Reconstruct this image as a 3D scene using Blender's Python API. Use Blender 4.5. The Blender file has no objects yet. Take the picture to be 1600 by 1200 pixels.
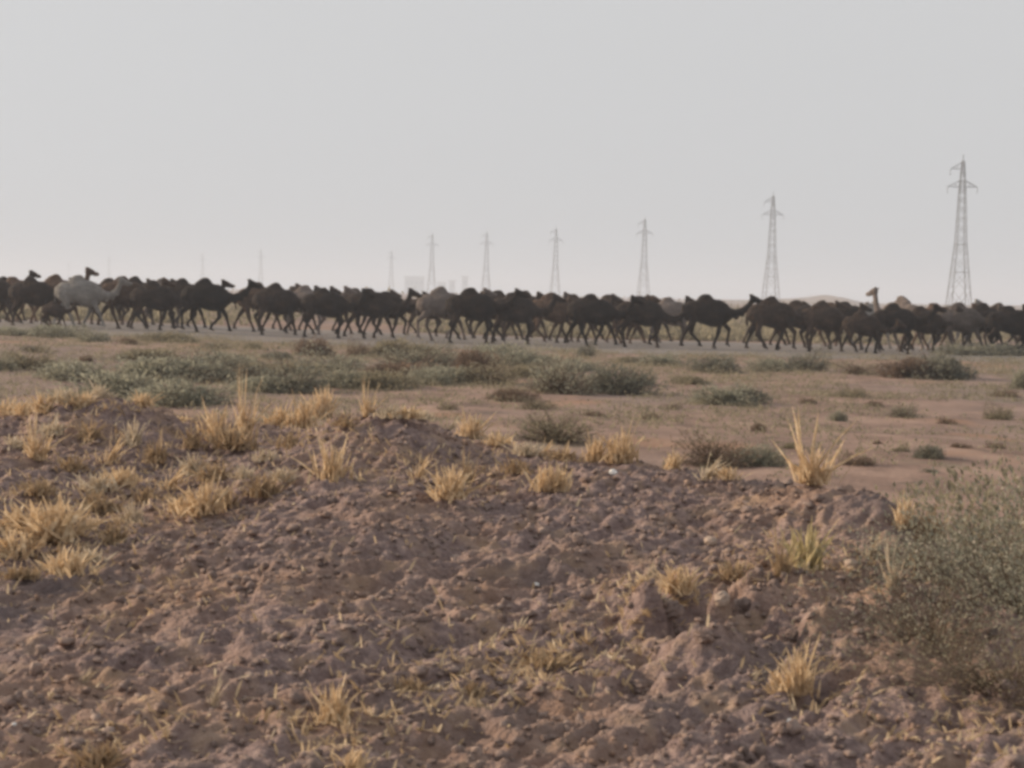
import bpy, math, random
import numpy as np
from mathutils import Matrix, Vector
R = math.radians
S = bpy.context.scene
C = S.collection

# ------------------------------------------------------------------ camera
FPX = 3000.0                       # focal length in pixels of the 1600 px wide photograph
CAM = np.array([0.0, 0.0, 2.1])
PITCH = math.atan(141 / FPX); ROLL = R(1.22)
fw = np.array([0, math.cos(PITCH), -math.sin(PITCH)])
r0 = np.array([1.0, 0, 0]); u0 = np.cross(r0, fw)
rt = r0 * math.cos(ROLL) + u0 * math.sin(ROLL)
up = u0 * math.cos(ROLL) - r0 * math.sin(ROLL)
cd = bpy.data.cameras.new('camera'); cam = bpy.data.objects.new('camera', cd); C.objects.link(cam)
cd.sensor_width = 36; cd.lens = 36 * FPX / 1600; cd.clip_start = 0.05; cd.clip_end = 30000
cam.matrix_world = Matrix(((rt[0], up[0], -fw[0], CAM[0]), (rt[1], up[1], -fw[1], CAM[1]), (rt[2], up[2], -fw[2], CAM[2]), (0, 0, 0, 1)))
cd.dof.use_dof = True; cd.dof.focus_distance = 15.0; cd.dof.aperture_fstop = 8
S.camera = cam

# ------------------------------------------------------------------ sky, sun, exposure
SUN_EL = R(21); SUN_AZ = R(-73)    # azimuth from +Y (view direction) towards +X: low sun at the left, a little beyond the scene
w = bpy.data.worlds.new('World'); S.world = w; w.use_nodes = True
nt = w.node_tree; nt.nodes.clear()
out = nt.nodes.new('ShaderNodeOutputWorld'); bg = nt.nodes.new('ShaderNodeBackground')
sky = nt.nodes.new('ShaderNodeTexSky'); sky.sky_type = 'NISHITA'; sky.sun_disc = False
sky.sun_elevation = SUN_EL; sky.sun_rotation = SUN_AZ; sky.dust_density = 4.0; sky.air_density = 1.0; sky.ozone_density = 1.0
hs = nt.nodes.new('ShaderNodeHueSaturation'); hs.inputs['Saturation'].default_value = 0.0
mx = nt.nodes.new('ShaderNodeMix'); mx.data_type = 'RGBA'; mx.inputs[0].default_value = 0.8
mx.inputs[7].default_value = (6.95, 7.0, 7.1, 1)        # the even dust veil over the whole sky
nt.links.new(sky.outputs[0], hs.inputs['Color']); nt.links.new(hs.outputs[0], mx.inputs[6])
nt.links.new(mx.outputs[2], bg.inputs[0]); nt.links.new(bg.outputs[0], out.inputs[0]); bg.inputs[1].default_value = 0.1
ld = bpy.data.lights.new('sun', 'SUN'); ld.energy = 5.0; ld.angle = R(0.7); ld.color = (1.0, 0.79, 0.57)
sun = bpy.data.objects.new('sun', ld); C.objects.link(sun)
sd = Vector((math.sin(SUN_AZ) * math.cos(SUN_EL), math.cos(SUN_AZ) * math.cos(SUN_EL), math.sin(SUN_EL)))
sun.rotation_euler = sd.to_track_quat('Z', 'Y').to_euler(); sun.location = (-40, 20, 40)
S.view_settings.view_transform = 'Standard'; S.view_settings.look = 'None'; S.view_settings.exposure = 0.0; S.view_settings.gamma = 1
S.render.engine = 'CYCLES'
S.cycles.pixel_filter_type = 'BLACKMAN_HARRIS'; S.cycles.filter_width = 3.3
S.cycles.volume_bounces = 1; S.cycles.max_bounces = 5; S.cycles.diffuse_bounces = 3

# ------------------------------------------------------------------ noise and terrain
def vnoise(x, y, seed=0):
    xi = np.floor(x).astype(np.int64); yi = np.floor(y).astype(np.int64)
    fx = x - xi; fy = y - yi
    fx = fx * fx * (3 - 2 * fx); fy = fy * fy * (3 - 2 * fy)
    def h(a, b):
        n = (a * 374761393 + b * 668265263 + seed * 974711) & 0xffffffff
        n = ((n ^ (n >> 13)) * 1274126177) & 0xffffffff
        return ((n ^ (n >> 16)) & 0xffff) / 65535.0
    a = h(xi, yi) * (1 - fx) + h(xi + 1, yi) * fx
    b = h(xi, yi + 1) * (1 - fx) + h(xi + 1, yi + 1) * fx
    return (a * (1 - fy) + b * fy) * 2 - 1
def fbm(x, y, seed=0, oct=4, gain=0.5):
    s = 0; a = 1; t = 0
    for k in range(oct):
        s = s + a * vnoise(x * 2 ** k + 17.3 * k, y * 2 ** k - 9.1 * k, seed + k); t += a; a *= gain
    return s / t
def sstep(a, b, x):
    t = np.clip((x - a) / (b - a), 0, 1); return t * t * (3 - 2 * t)
def lerp(a, b, t): return a + (b - a) * t

def plain(x, y):
    x = np.asarray(x, float); y = np.asarray(y, float)
    z = 0.32 * sstep(4, -22, x) * sstep(30, 60, y) * (1 - sstep(150, 400, y))
    amp = sstep(8, 30, y) * (1 - sstep(66, 72, y) * (1 - sstep(92, 100, y)) * 0.85)
    far = 1 - sstep(200, 600, np.hypot(x, y))
    return z + amp * far * (0.10 * fbm(x / 7, y / 9, 3, 3) + 0.045 * fbm(x / 1.3, y / 1.7, 7, 3))

RIDGE = [(-500, 650, 13.5), (0, 640, 13.2), (60, 634, 13), (170, 628, 13), (330, 662, 12.6), (480, 672, 12.2), (560, 652, 12.1), (640, 648, 12), (740, 690, 11.6),
         (900, 712, 11.1), (1050, 735, 10.6), (1240, 757, 10.1), (1330, 772, 9.8), (1400, 806, 9.5), (1460, 858, 9.2), (1600, 925, 9), (2000, 1060, 8.6)]
def ray(px, py): return fw + rt * (px - 800) / FPX + up * (600 - py) / FPX
_rx, _ry, _rz = [], [], []
for px, py, d in RIDGE:
    v = ray(px, py); p = CAM + v / v[1] * d; _rx.append(p[0]); _ry.append(p[1]); _rz.append(p[2])
CR = (0.62, 0.78)                   # the direction the furrows run in
BUMPS = [  # px, py, depth, radius, height: knolls and hollows on the near slope
    (160, 668, 11.8, 0.45, 0.16), (560, 690, 11.0, 0.5, 0.13), (960, 745, 10.1, 0.5, 0.05), (1300, 800, 9.3, 0.36, 0.10), (430, 745, 10.2, 0.35, 0.05),
    (1075, 1010, 7.0, 0.10, -0.16), (1190, 1000, 7.0, 0.12, -0.20), (1220, 1020, 7.0, 0.08, -0.08), (1015, 985, 7.15, 0.08, 0.14), (1120, 985, 7.12, 0.045, 0.15), (1075, 950, 7.4, 0.08, 0.08), (1180, 945, 7.45, 0.08, 0.07), (1240, 925, 7.6, 0.24, 0.08), (1290, 1000, 7.1, 0.10, 0.05), (1100, 1090, 6.6, 0.12, 0.06), (1380, 935, 7.5, 0.12, 0.06),
    (1130, 1070, 6.7, 0.2, 0.04), (840, 1170, 6.1, 0.10, -0.06), (1010, 1110, 6.3, 0.09, -0.05), (200, 1010, 7.0, 0.12, -0.03), (560, 930, 7.6, 0.16, -0.04)]
def mound_base(x, y):
    rx = np.interp(x, _rx, _ry); rz = np.interp(x, _rx, _rz)
    k = lambda v: v
    near = 0.50 + 0.03 * np.sin(x * 0.9)
    t = np.clip((y - 2.5) / (rx - 2.5), 0, 1)
    front = near + (rz - near) * (t * 0.90 + 0.10 * sstep(0, 1, t))
    back = sstep(0.1, 3.8, y - rx)
    z = front * (1 - back) - 0.25 * back
    round_ = 0.05 * np.exp(-((y - rx) / 0.5) ** 2)
    side = sstep(5.5, 9, np.abs(x))
    return (z - round_) * (1 - side) - 0.25 * side
_B = []
for px, py, d, r, h in BUMPS:
    v = ray(px, py); p = CAM + v / v[1] * d; _B.append((p[0], p[1], r, h))
_v = ray(1120, 1000); _K = (CAM + _v / _v[1] * 7.1)[:2]
def mound(x, y, fine=True):
    x = np.asarray(x, float); y = np.asarray(y, float)
    z = mound_base(x, y)
    for bx, by, r, h in _B:
        q = ((x - bx) / r) ** 2 + ((y - by) / (r * 1.2)) ** 2
        z = z + h * (np.exp(-q) if r > 0.13 else np.exp(-q * q * .6))
    a = (x * CR[0] + y * CR[1]); b = (-x * CR[1] + y * CR[0])
    bank = np.exp(-(((x - _K[0]) / 0.36) ** 2 + ((y - _K[1]) / 0.36) ** 2) ** 2)      # the crumbled bank with its pits
    z = z + bank * (0.02 + 0.15 * (0.35 - np.abs(fbm(x / 0.20, y / 0.24, 131, 3, .55)) * 1.6))
    z = z + (0.06 - 0.04 * sstep(9, 11, y)) * fbm(a / 0.9, b / 0.42, 11, 2)
    z = z + 0.055 * (np.abs(fbm(a / 0.55, b / 0.17, 21, 2)) * -1 + 0.25)
    if fine:
        u = fbm(a / 0.17, b / 0.085, 31, 2); m = 0.5 + 0.5 * vnoise(x / 0.6, y / 0.6, 5)
        z = z + (0.020 + 0.028 * m) * (0.3 - np.abs(u)) * 2.1
        z = z + 0.021 * fbm(a / 0.075, b / 0.04, 41, 3, 0.6)
        hol = sstep(0.42, 0.7, fbm(a / 0.30, b / 0.16, 51, 2)); z = z - 0.06 * hol
    return z
def H(x, y):
    return np.maximum(mound(x, y), plain(x, y))
def hit(px, py, d0=4.5, d1=4000):
    """where the line of sight through a photograph pixel meets the terrain"""
    v = ray(px, py); v = v / v[1]
    d = np.exp(np.linspace(math.log(d0), math.log(d1), 6000))
    p = CAM[None] + v[None] * d[:, None]
    h = H(p[:, 0], p[:, 1]); i = int(np.argmax(p[:, 2] < h))
    return np.array([p[i, 0], p[i, 1], h[i]]), d[i]

# ------------------------------------------------------------------ materials
def mat(name, stops, scale=8.0, rough=0.9, bump=0.0, bscale=60.0, detail=6, coords='Object', extra=None, stretch=(1, 1, 1), spec=0.2, trans=0):
    m = bpy.data.materials.new(name); m.use_nodes = True; n = m.node_tree; b = n.nodes['Principled BSDF']
    b.inputs['Roughness'].default_value = rough; b.inputs['Specular IOR Level'].default_value = spec
    tc = n.nodes.new('ShaderNodeTexCoord'); mp = n.nodes.new('ShaderNodeMapping'); mp.inputs['Scale'].default_value = stretch
    n.links.new(tc.outputs[coords], mp.inputs[0])
    nz = n.nodes.new('ShaderNodeTexNoise'); nz.inputs['Scale'].default_value = scale; nz.inputs['Detail'].default_value = detail; nz.inputs['Roughness'].default_value = 0.65
    n.links.new(mp.outputs[0], nz.inputs['Vector'])
    cr = n.nodes.new('ShaderNodeValToRGB'); e = cr.color_ramp.elements
    e[0].position, e[0].color = stops[0][0], (*stops[0][1], 1); e[1].position, e[1].color = stops[-1][0], (*stops[-1][1], 1)
    for p, c in stops[1:-1]: k = e.new(p); k.color = (*c, 1)
    n.links.new(nz.outputs[0], cr.inputs[0]); col = cr.outputs[0]
    if extra:       # a second, larger pattern: (scale, lo, hi, colour, amount)
        for sc, lo, hi, c, amt in extra:
            n2 = n.nodes.new('ShaderNodeTexNoise'); n2.inputs['Scale'].default_value = sc; n2.inputs['Detail'].default_value = 4; n.links.new(mp.outputs[0], n2.inputs['Vector'])
            mr = n.nodes.new('ShaderNodeMapRange'); mr.inputs[1].default_value = lo; mr.inputs[2].default_value = hi; mr.inputs[4].default_value = amt; n.links.new(n2.outputs[0], mr.inputs[0])
            mm = n.nodes.new('ShaderNodeMix'); mm.data_type = 'RGBA'; mm.inputs[7].default_value = (*c, 1)
            n.links.new(mr.outputs[0], mm.inputs[0]); n.links.new(col, mm.inputs[6]); col = mm.outputs[2]
    n.links.new(col, b.inputs['Base Color'])
    if bump:
        n3 = n.nodes.new('ShaderNodeTexNoise'); n3.inputs['Scale'].default_value = bscale; n3.inputs['Detail'].default_value = 5; n.links.new(mp.outputs[0], n3.inputs['Vector'])
        bp = n.nodes.new('ShaderNodeBump'); bp.inputs['Strength'].default_value = bump; bp.inputs['Distance'].default_value = 0.02
        n.links.new(n3.outputs[0], bp.inputs['Height']); n.links.new(bp.outputs[0], b.inputs['Normal'])
    if trans:
        tr = n.nodes.new('ShaderNodeBsdfTranslucent'); ms = n.nodes.new('ShaderNodeMixShader'); ms.inputs[0].default_value = trans
        n.links.new(col, tr.inputs[0]); n.links.new(b.outputs[0], ms.inputs[1]); n.links.new(tr.outputs[0], ms.inputs[2]); n.links.new(ms.outputs[0], n.nodes['Material Output'].inputs[0])
    return m
M = {}
M['mound'] = mat('mound_dirt', [(0.30, (0.125, 0.087, 0.080)), (0.5, (0.225, 0.163, 0.150)), (0.68, (0.375, 0.278, 0.242))], 22, 0.95, 1.0, 55, 8,
                 extra=[(1.1, 0.46, 0.62, (0.31, 0.195, 0.125), 0.5), (0.8, 0.56, 0.68, (0.13, 0.108, 0.11), 0.6), (5.0, 0.54, 0.66, (0.36, 0.25, 0.165), 0.5)])
M['clod'] = mat('clod_dirt', [(0.3, (0.12, 0.088, 0.078)), (0.5, (0.23, 0.172, 0.150)), (0.7, (0.38, 0.29, 0.245))], 9, 0.95, 0.4, 120, 5, extra=[(2.2, 0.56, 0.7, (0.30, 0.18, 0.11), 0.5)])
M['plain'] = mat('plain_earth', [(0.32, (0.130, 0.086, 0.069)), (0.5, (0.235, 0.158, 0.126)), (0.68, (0.325, 0.226, 0.180))], 0.9, 0.95, 0.8, 14, 9, stretch=(1, 0.6, 1),
                 extra=[(0.12, 0.48, 0.62, (0.20, 0.153, 0.138), 0.7), (0.35, 0.58, 0.68, (0.33, 0.185, 0.105), 0.55), (1.6, 0.60, 0.70, (0.09, 0.075, 0.06), 0.6), (0.5, 0.60, 0.7, (0.13, 0.13, 0.085), 0.5)])
M['track'] = mat('track_gravel', [(0.35, (0.155, 0.137, 0.128)), (0.65, (0.23, 0.205, 0.19))], 1.3, 0.95, 0.5, 18, 8, stretch=(0.3, 1, 1), extra=[(0.5, 0.55, 0.7, (0.22, 0.17, 0.13), 0.6)])
M['hill'] = mat('hill_rock', [(0.35, (0.20, 0.16, 0.13)), (0.65, (0.30, 0.24, 0.20))], 0.03, 0.95, 0, 1, 8)
def leafm(name, a, b, c, tr=0.5): return mat(name, [(0.3, a), (0.5, b), (0.72, c)], 7, 0.8, 0, 1, 3, trans=tr)
M['green'] = leafm('leaf_grey_green', (0.186, 0.182, 0.138), (0.318, 0.310, 0.238), (0.468, 0.450, 0.354))
M['olive'] = leafm('leaf_olive', (0.156, 0.138, 0.094), (0.270, 0.240, 0.166), (0.408, 0.366, 0.264))
M['dark'] = leafm('leaf_dark', (0.124, 0.124, 0.099), (0.221, 0.216, 0.169), (0.338, 0.325, 0.260))
M['brown'] = leafm('leaf_dry_brown', (0.100, 0.071, 0.053), (0.188, 0.135, 0.100), (0.312, 0.231, 0.169))
M['silver'] = leafm('leaf_silver', (0.157, 0.157, 0.118), (0.280, 0.274, 0.213), (0.470, 0.448, 0.358))
M['seed'] = leafm('seed_heads', (0.30, 0.26, 0.20), (0.48, 0.42, 0.34), (0.66, 0.60, 0.50))
M['twig'] = mat('twig', [(0.3, (0.07, 0.05, 0.035)), (0.7, (0.16, 0.12, 0.085))], 12, 0.9)
M['straw'] = mat('straw', [(0.3, (0.42, 0.29, 0.17)), (0.5, (0.61, 0.455, 0.285)), (0.7, (0.80, 0.655, 0.46))], 9, 0.75, 0, 1, 3, trans=0.3)
M['straw_pale'] = mat('straw_pale', [(0.3, (0.40, 0.31, 0.21)), (0.7, (0.68, 0.59, 0.46))], 9, 0.75, 0, 1, 3, trans=0.3)
M['straw_dull'] = mat('straw_dull', [(0.3, (0.24, 0.165, 0.10)), (0.7, (0.48, 0.36, 0.23))], 9, 0.8, 0, 1, 3, trans=0.25)
M['straw_green'] = mat('straw_green', [(0.3, (0.32, 0.26, 0.13)), (0.7, (0.55, 0.46, 0.27))], 9, 0.8, 0, 1, 3, trans=0.3)
def coat(n, a, b, c):
    m = mat(n, [(0.32, a), (0.52, b), (0.72, c)], 2.6, 0.85, 0.5, 40, 6, spec=0.15); t = m.node_tree; bs = t.nodes['Principled BSDF']
    src = bs.inputs['Base Color'].links[0].from_socket; oi = t.nodes.new('ShaderNodeObjectInfo'); mr = t.nodes.new('ShaderNodeMapRange')   # every animal its own tone
    mr.inputs[3].default_value = 0.7; mr.inputs[4].default_value = 1.55; t.links.new(oi.outputs['Random'], mr.inputs[0])
    vm = t.nodes.new('ShaderNodeVectorMath'); vm.operation = 'SCALE'; t.links.new(src, vm.inputs[0]); t.links.new(mr.outputs[0], vm.inputs['Scale']); t.links.new(vm.outputs[0], bs.inputs['Base Color'])
    return m
M['black'] = coat('coat_black', (0.012, 0.009, 0.008), (0.025, 0.018, 0.015), (0.055, 0.036, 0.027))
M['darkbrown'] = coat('coat_dark_brown', (0.018, 0.013, 0.010), (0.042, 0.029, 0.023), (0.085, 0.055, 0.040))
M['rust'] = coat('coat_brown', (0.045, 0.028, 0.020), (0.085, 0.053, 0.038), (0.145, 0.095, 0.068))
M['greyb'] = coat('coat_grey_brown', (0.06, 0.048, 0.042), (0.105, 0.085, 0.076), (0.17, 0.14, 0.125))
M['pale'] = coat('coat_pale', (0.11, 0.102, 0.094), (0.17, 0.158, 0.147), (0.25, 0.235, 0.218))
M['steel'] = mat('galvanised_steel', [(0.35, (0.17, 0.175, 0.185)), (0.65, (0.26, 0.265, 0.275))], 0.8, 0.6)
M['glass_ins'] = mat('insulator_glaze', [(0.4, (0.12, 0.11, 0.10)), (0.6, (0.20, 0.19, 0.18))], 2, 0.3)
M['concrete'] = mat('concrete', [(0.35, (0.24, 0.23, 0.22)), (0.65, (0.36, 0.35, 0.33))], 0.4, 0.9)
M['darkpane'] = mat('dark_opening', [(0.4, (0.05, 0.05, 0.05)), (0.6, (0.08, 0.08, 0.08))], 1, 0.5)
M['whitestone'] = mat('white_stone', [(0.4, (0.72, 0.71, 0.68)), (0.6, (0.85, 0.84, 0.82))], 20, 0.35, spec=0.6)
M['palestone'] = mat('pale_stone', [(0.35, (0.34, 0.26, 0.21)), (0.65, (0.50, 0.40, 0.33))], 14, 0.9, 0.4, 60)

# ------------------------------------------------------------------ helpers
def mesh_np(name, V, F, m, smooth=False):
    V = np.asarray(V, np.float32); me = bpy.data.meshes.new(name)
    if isinstance(F, np.ndarray):
        k = F.shape[1]; me.vertices.add(len(V)); me.vertices.foreach_set('co', V.ravel())
        me.loops.add(F.size); me.loops.foreach_set('vertex_index', F.astype(np.int32).ravel())
        me.polygons.add(len(F)); me.polygons.foreach_set('loop_start', np.arange(0, F.size, k, dtype=np.int32)); me.polygons.foreach_set('loop_total', np.full(len(F), k, np.int32))
        me.update(calc_edges=True)
    else: me.from_pydata(V.tolist(), [], F); me.update()
    me.validate()
    if smooth: me.polygons.foreach_set('use_smooth', np.ones(len(me.polygons), bool))
    if m: me.materials.append(m)
    return me
def obj(name, me, parent=None, loc=(0, 0, 0)):
    o = bpy.data.objects.new(name, me); C.objects.link(o); o.location = loc
    if parent: o.parent = parent
    return o
def tag(o, label=None, cat=None, group=None, kind=None):
    if label: o['label'] = label
    if cat: o['category'] = cat
    if group: o['group'] = group
    if kind: o['kind'] = kind
    return o
def copy_tree(o, parent=None):
    c = o.copy(); C.objects.link(c); c.parent = parent
    for ch in list(o.children): copy_tree(ch, c)
    return c
def grid(xs, ys, fn):
    X, Y = np.meshgrid(xs, ys); Z = fn(X, Y); V = np.stack([X.ravel(), Y.ravel(), Z.ravel()], 1)
    nx = len(xs); i = np.arange(len(V)).reshape(X.shape)
    F = np.stack([i[:-1, :-1].ravel(), i[:-1, 1:].ravel(), i[1:, 1:].ravel(), i[1:, :-1].ravel()], 1)
    return V, F
def grow(a, b, s, f=1.22):
    """coordinates growing outwards from a to b"""
    v = []; p = a; st = s
    sg = 1 if b > a else -1
    while (b - p) * sg > 0: p += st * sg; st *= f; v.append(p)
    return v
def icos(k=1):
    t = (1 + 5 ** .5) / 2
    V = [(-1, t, 0), (1, t, 0), (-1, -t, 0), (1, -t, 0), (0, -1, t), (0, 1, t), (0, -1, -t), (0, 1, -t), (t, 0, -1), (t, 0, 1), (-t, 0, -1), (-t, 0, 1)]
    V = [np.array(v) / np.linalg.norm(v) for v in V]
    F = [(0, 11, 5), (0, 5, 1), (0, 1, 7), (0, 7, 10), (0, 10, 11), (1, 5, 9), (5, 11, 4), (11, 10, 2), (10, 7, 6), (7, 1, 8), (3, 9, 4), (3, 4, 2), (3, 2, 6), (3, 6, 8), (3, 8, 9), (4, 9, 5), (2, 4, 11), (6, 2, 10), (8, 6, 7), (9, 8, 1)]
    for _ in range(k):
        c = {}; G = []
        def mid(a, b):
            q = (min(a, b), max(a, b))
            if q not in c: v = V[a] + V[b]; V.append(v / np.linalg.norm(v)); c[q] = len(V) - 1
            return c[q]
        for a, b, d in F: x, y, z = mid(a, b), mid(b, d), mid(d, a); G += [(a, x, z), (b, y, x), (d, z, y), (x, y, z)]
        F = G
    return np.array(V), np.array(F)
def struct(name, me): return tag(obj(name, me), kind='structure')

# ------------------------------------------------------------------ the ground
xs = sorted(grow(-42, -9000, 0.6) + list(np.arange(-42, 42, 0.28)) + grow(42, 9000, 0.6))
ys = sorted(grow(9, -3000, 0.8) + list(np.arange(9, 112, 0.3)) + grow(112, 9500, 0.6))
V, F = grid(np.array(xs), np.array(ys), lambda x, y: plain(x, y) - 0.6 * (1 - sstep(-9, -3.5, -np.abs(x) * 0 + y)) * 0)
struct('ground', mesh_np('ground', V, F, M['plain'], True))
xs = np.array(sorted(list(np.arange(-9.5, -4.2, 0.1)) + list(np.arange(-4.2, 4.2, 0.0135)) + list(np.arange(4.2, 9.5, 0.1))))
ys = np.array(sorted(list(np.arange(-5, 4.6, 0.1)) + list(np.arange(4.6, 13.6, 0.0145)) + list(np.arange(13.6, 18.5, 0.1))))
V, F = grid(xs, ys, mound)
sk = V[:, 1] < -1.5; V[sk, 2] = lerp(V[sk, 2], -0.3, sstep(-1.5, -5, V[sk, 1]))
struct('dirt_mound', mesh_np('dirt_mound', V, F, M['mound'], True))
# the track the herd walks along
tx = np.array(sorted(grow(-45, -2500, 2) + list(np.arange(-45, 45, 0.4)) + grow(45, 2500, 2))); tv = np.linspace(0, 1, 40)
X, T = np.meshgrid(tx, tv)
ya = 70.0 + 0.5 * fbm(X / 6, X * 0, 77, 2); yb = 92 + 0.8 * fbm(X / 8, X * 0 + 9, 78, 2); Y = ya + (yb - ya) * T
Z = plain(X, Y) + 0.03 * sstep(0, 0.06, T) * sstep(1, 0.94, T) + 0.006
i = np.arange(X.size).reshape(X.shape)
F = np.stack([i[:-1, :-1].ravel(), i[:-1, 1:].ravel(), i[1:, 1:].ravel(), i[1:, :-1].ravel()], 1)
struct('track', mesh_np('track', np.stack([X.ravel(), Y.ravel(), Z.ravel()], 1), F, M['track'], True))
# far low hills on the right
def hill(name, prof, d, depth):
    n = 160; px = np.linspace(prof[0][0], prof[-1][0], n); pw = (px - 800) / FPX * d
    hz = np.interp(px, [p[0] for p in prof], [p[1] for p in prof]) / FPX * d
    k = np.ones(7) / 7; hz = np.convolve(np.pad(hz, 3, 'edge'), k, 'valid')
    vs = np.linspace(0, 1, 31); X, T = np.meshgrid(pw, vs); Hh = np.tile(hz, (31, 1))
    Z = (Hh + 2.1) * np.sin(np.pi * T) ** 0.9 * (1 + 0.12 * fbm(X / 30, T * 5, 5, 3)) - 1.0; Y = d - depth / 2 + depth * T
    i = np.arange(X.size).reshape(X.shape); F = np.stack([i[:-1, :-1].ravel(), i[:-1, 1:].ravel(), i[1:, 1:].ravel(), i[1:, :-1].ravel()], 1)
    struct(name, mesh_np(name, np.stack([X.ravel(), Y.ravel(), Z.ravel()], 1), F, M['hill'], True))
hill('hill', [(1010, -3), (1080, 0), (1160, 1), (1200, 3), (1240, 5), (1272, 8), (1284, 11), (1296, 12), (1306, 8), (1330, 3), (1360, 0), (1400, -3)], 850, 160)
hill('far_hill', [(1330, -3), (1400, -1), (1480, 0), (1560, 1), (1620, 2), (1720, 2), (1850, -3)], 950, 160)

# ------------------------------------------------------------------ haze
bv = [(x, y, z) for x in (-3200, 3200) for y in (-200, 5200) for z in (-2.5, 34)]
bf = [(0, 1, 3, 2), (4, 6, 7, 5), (0, 4, 5, 1), (2, 3, 7, 6), (0, 2, 6, 4), (1, 5, 7, 3)]
hm = bpy.data.materials.new('haze'); hm.use_nodes = True; hn = hm.node_tree; hn.nodes.clear()
ho = hn.nodes.new('ShaderNodeOutputMaterial'); hv = hn.nodes.new('ShaderNodeVolumePrincipled')
hv.inputs['Color'].default_value = (0.79, 0.875, 1.0, 1); hv.inputs['Density'].default_value = 0.00062; hv.inputs['Anisotropy'].default_value = 0.1
hn.links.new(hv.outputs[0], ho.inputs['Volume'])
tag(obj('haze', mesh_np('haze', bv, bf, hm)), kind='stuff')

# ------------------------------------------------------------------ pylons
def bar(V, F, a, b, w, n=4):
    a = np.array(a, float); b = np.array(b, float); t = (b - a) / np.linalg.norm(b - a)
    s = np.cross(t, (0, 0, 1.0)) if abs(t[2]) < 0.9 else np.cross(t, (0, 1.0, 0)); s /= np.linalg.norm(s); u = np.cross(s, t)
    w = (w, w) if np.isscalar(w) else w; k = len(V)
    for p, ww in ((a, w[0]), (b, w[1])):
        for j in range(n):
            an = 2 * math.pi * (j + .5) / n; V.append(p + (s * math.cos(an) + u * math.sin(an)) * ww / 2)
    for j in range(n): F.append((k + j, k + (j + 1) % n, k + n + (j + 1) % n, k + n + j))
    F.append(tuple(range(k + n - 1, k - 1, -1))); F.append(tuple(range(k + n, k + 2 * n)))
def hw(z):
    return float(np.interp(z, [0, 13.6, 24.5, 30], [2.15, 0.95, 0.55, 0.22]))
def make_pylon():
    r = bpy.data.objects.new('power_pylon', None); C.objects.link(r)
    cs = [(-1, -1), (1, -1), (1, 1), (-1, 1)]; L = [-0.1, 4.6, 8.2, 11.2, 13.6, 15.6, 17.6, 19.5, 21.4, 23.2, 24.9, 26.6, 28.3, 29.6]
    for cx, cy in cs:
        V, F = [], []
        for a, b in ((-0.3, 13.6), (13.6, 24.5), (24.5, 30)):
            bar(V, F, (cx * hw(a), cy * hw(a), a), (cx * hw(b), cy * hw(b), b), 0.2 if a < 13 else 0.16)
        obj('leg', mesh_np('leg', V, F, M['steel']), r)
        V, F = [], []; bar(V, F, (cx * 2.15, cy * 2.15, -0.6), (cx * 2.15, cy * 2.15, 0.35), (1.0, 0.7)); obj('footing', mesh_np('footing', V, F, M['concrete']), r)
    V, F = [], []
    for z0, z1 in zip(L[:-1], L[1:]):
        for k in range(4):
            a, b = cs[k], cs[(k + 1) % 4]; w0, w1 = hw(z0), hw(z1)
            bar(V, F, (a[0] * w0, a[1] * w0, z0), (b[0] * w1, b[1] * w1, z1), 0.08); bar(V, F, (b[0] * w0, b[1] * w0, z0), (a[0] * w1, a[1] * w1, z1), 0.08)
            if z1 in (13.6, 24.9, 28.3, 8.2): bar(V, F, (a[0] * w1, a[1] * w1, z1), (b[0] * w1, b[1] * w1, z1), 0.16)
    bar(V, F, (0, 0, 29.5), (0, 0, 31.2), 0.16)
    obj('bracing', mesh_np('bracing', V, F, M['steel']), r)
    for z, sgn, ln in ((24.9, -1, 3.0), (24.9, 1, 3.0), (28.4, -1, 2.5)):
        V, F = [], []; w = hw(z)
        for cy in (-1, 1):
            bar(V, F, (sgn * w, cy * w, z), (sgn * ln, 0, z), 0.15); bar(V, F, (sgn * w, cy * w, z + 1.2), (sgn * ln, 0, z), 0.13)
        for q in (0.35, 0.65):
            for cy in (-1, 1): bar(V, F, (sgn * lerp(w, ln, q), cy * w * (1 - q), z), (sgn * lerp(w, ln, q), cy * w * (1 - q), z + 1.2 * (1 - q)), 0.08)
        arm = obj('crossarm', mesh_np('crossarm', V, F, M['steel']), r)
        V, F = [], []; bar(V, F, (sgn * ln, 0, z), (sgn * ln, 0, z - 0.3), 0.06)
        for q in range(6): bar(V, F, (sgn * ln, 0, z - 0.25 - q * 0.18), (sgn * ln, 0, z - 0.36 - q * 0.18), (0.12, 0.2), 8)
        obj('insulator', mesh_np('insulator', V, F, M['glass_ins']), arm)
    return r
PY = [(1498, 243, 'tallest, nearest steel lattice pylon, above the right end of the herd'),
      (1204, 300, 'second tallest lattice pylon, left of the knobbed hill'),
      (1005, 338, 'third tallest lattice pylon, thin and grey over the middle of the herd'),
      (867, 353, 'fourth lattice pylon from the right, slim and pale against the sky'),
      (759, 360, 'faint hazy pylon, fifth from the right, just right of the far factory'),
      (674, 363, 'faint hazy pylon rising directly behind the far factory buildings'),
      (611, 390, 'short hazy pylon just left of the far factory'),
      (407, 388, 'very faint distant pylon over the gap in the left half of the herd'),
      (316, 395, 'very faint distant pylon, fourth from the left and barely visible'),
      (170, 398, 'tiny ghostly pylon, second from the left, over the pale camel'),
      (107, 408, 'tiniest and farthest pylon, leftmost above the herd')]
PY = [p if p[0] != 316 else (316, 395, 'very faint distant pylon, third from the left and barely visible') for p in PY]
p0 = make_pylon()
hor = lambda px: 442 + 0.0213 * px
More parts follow.
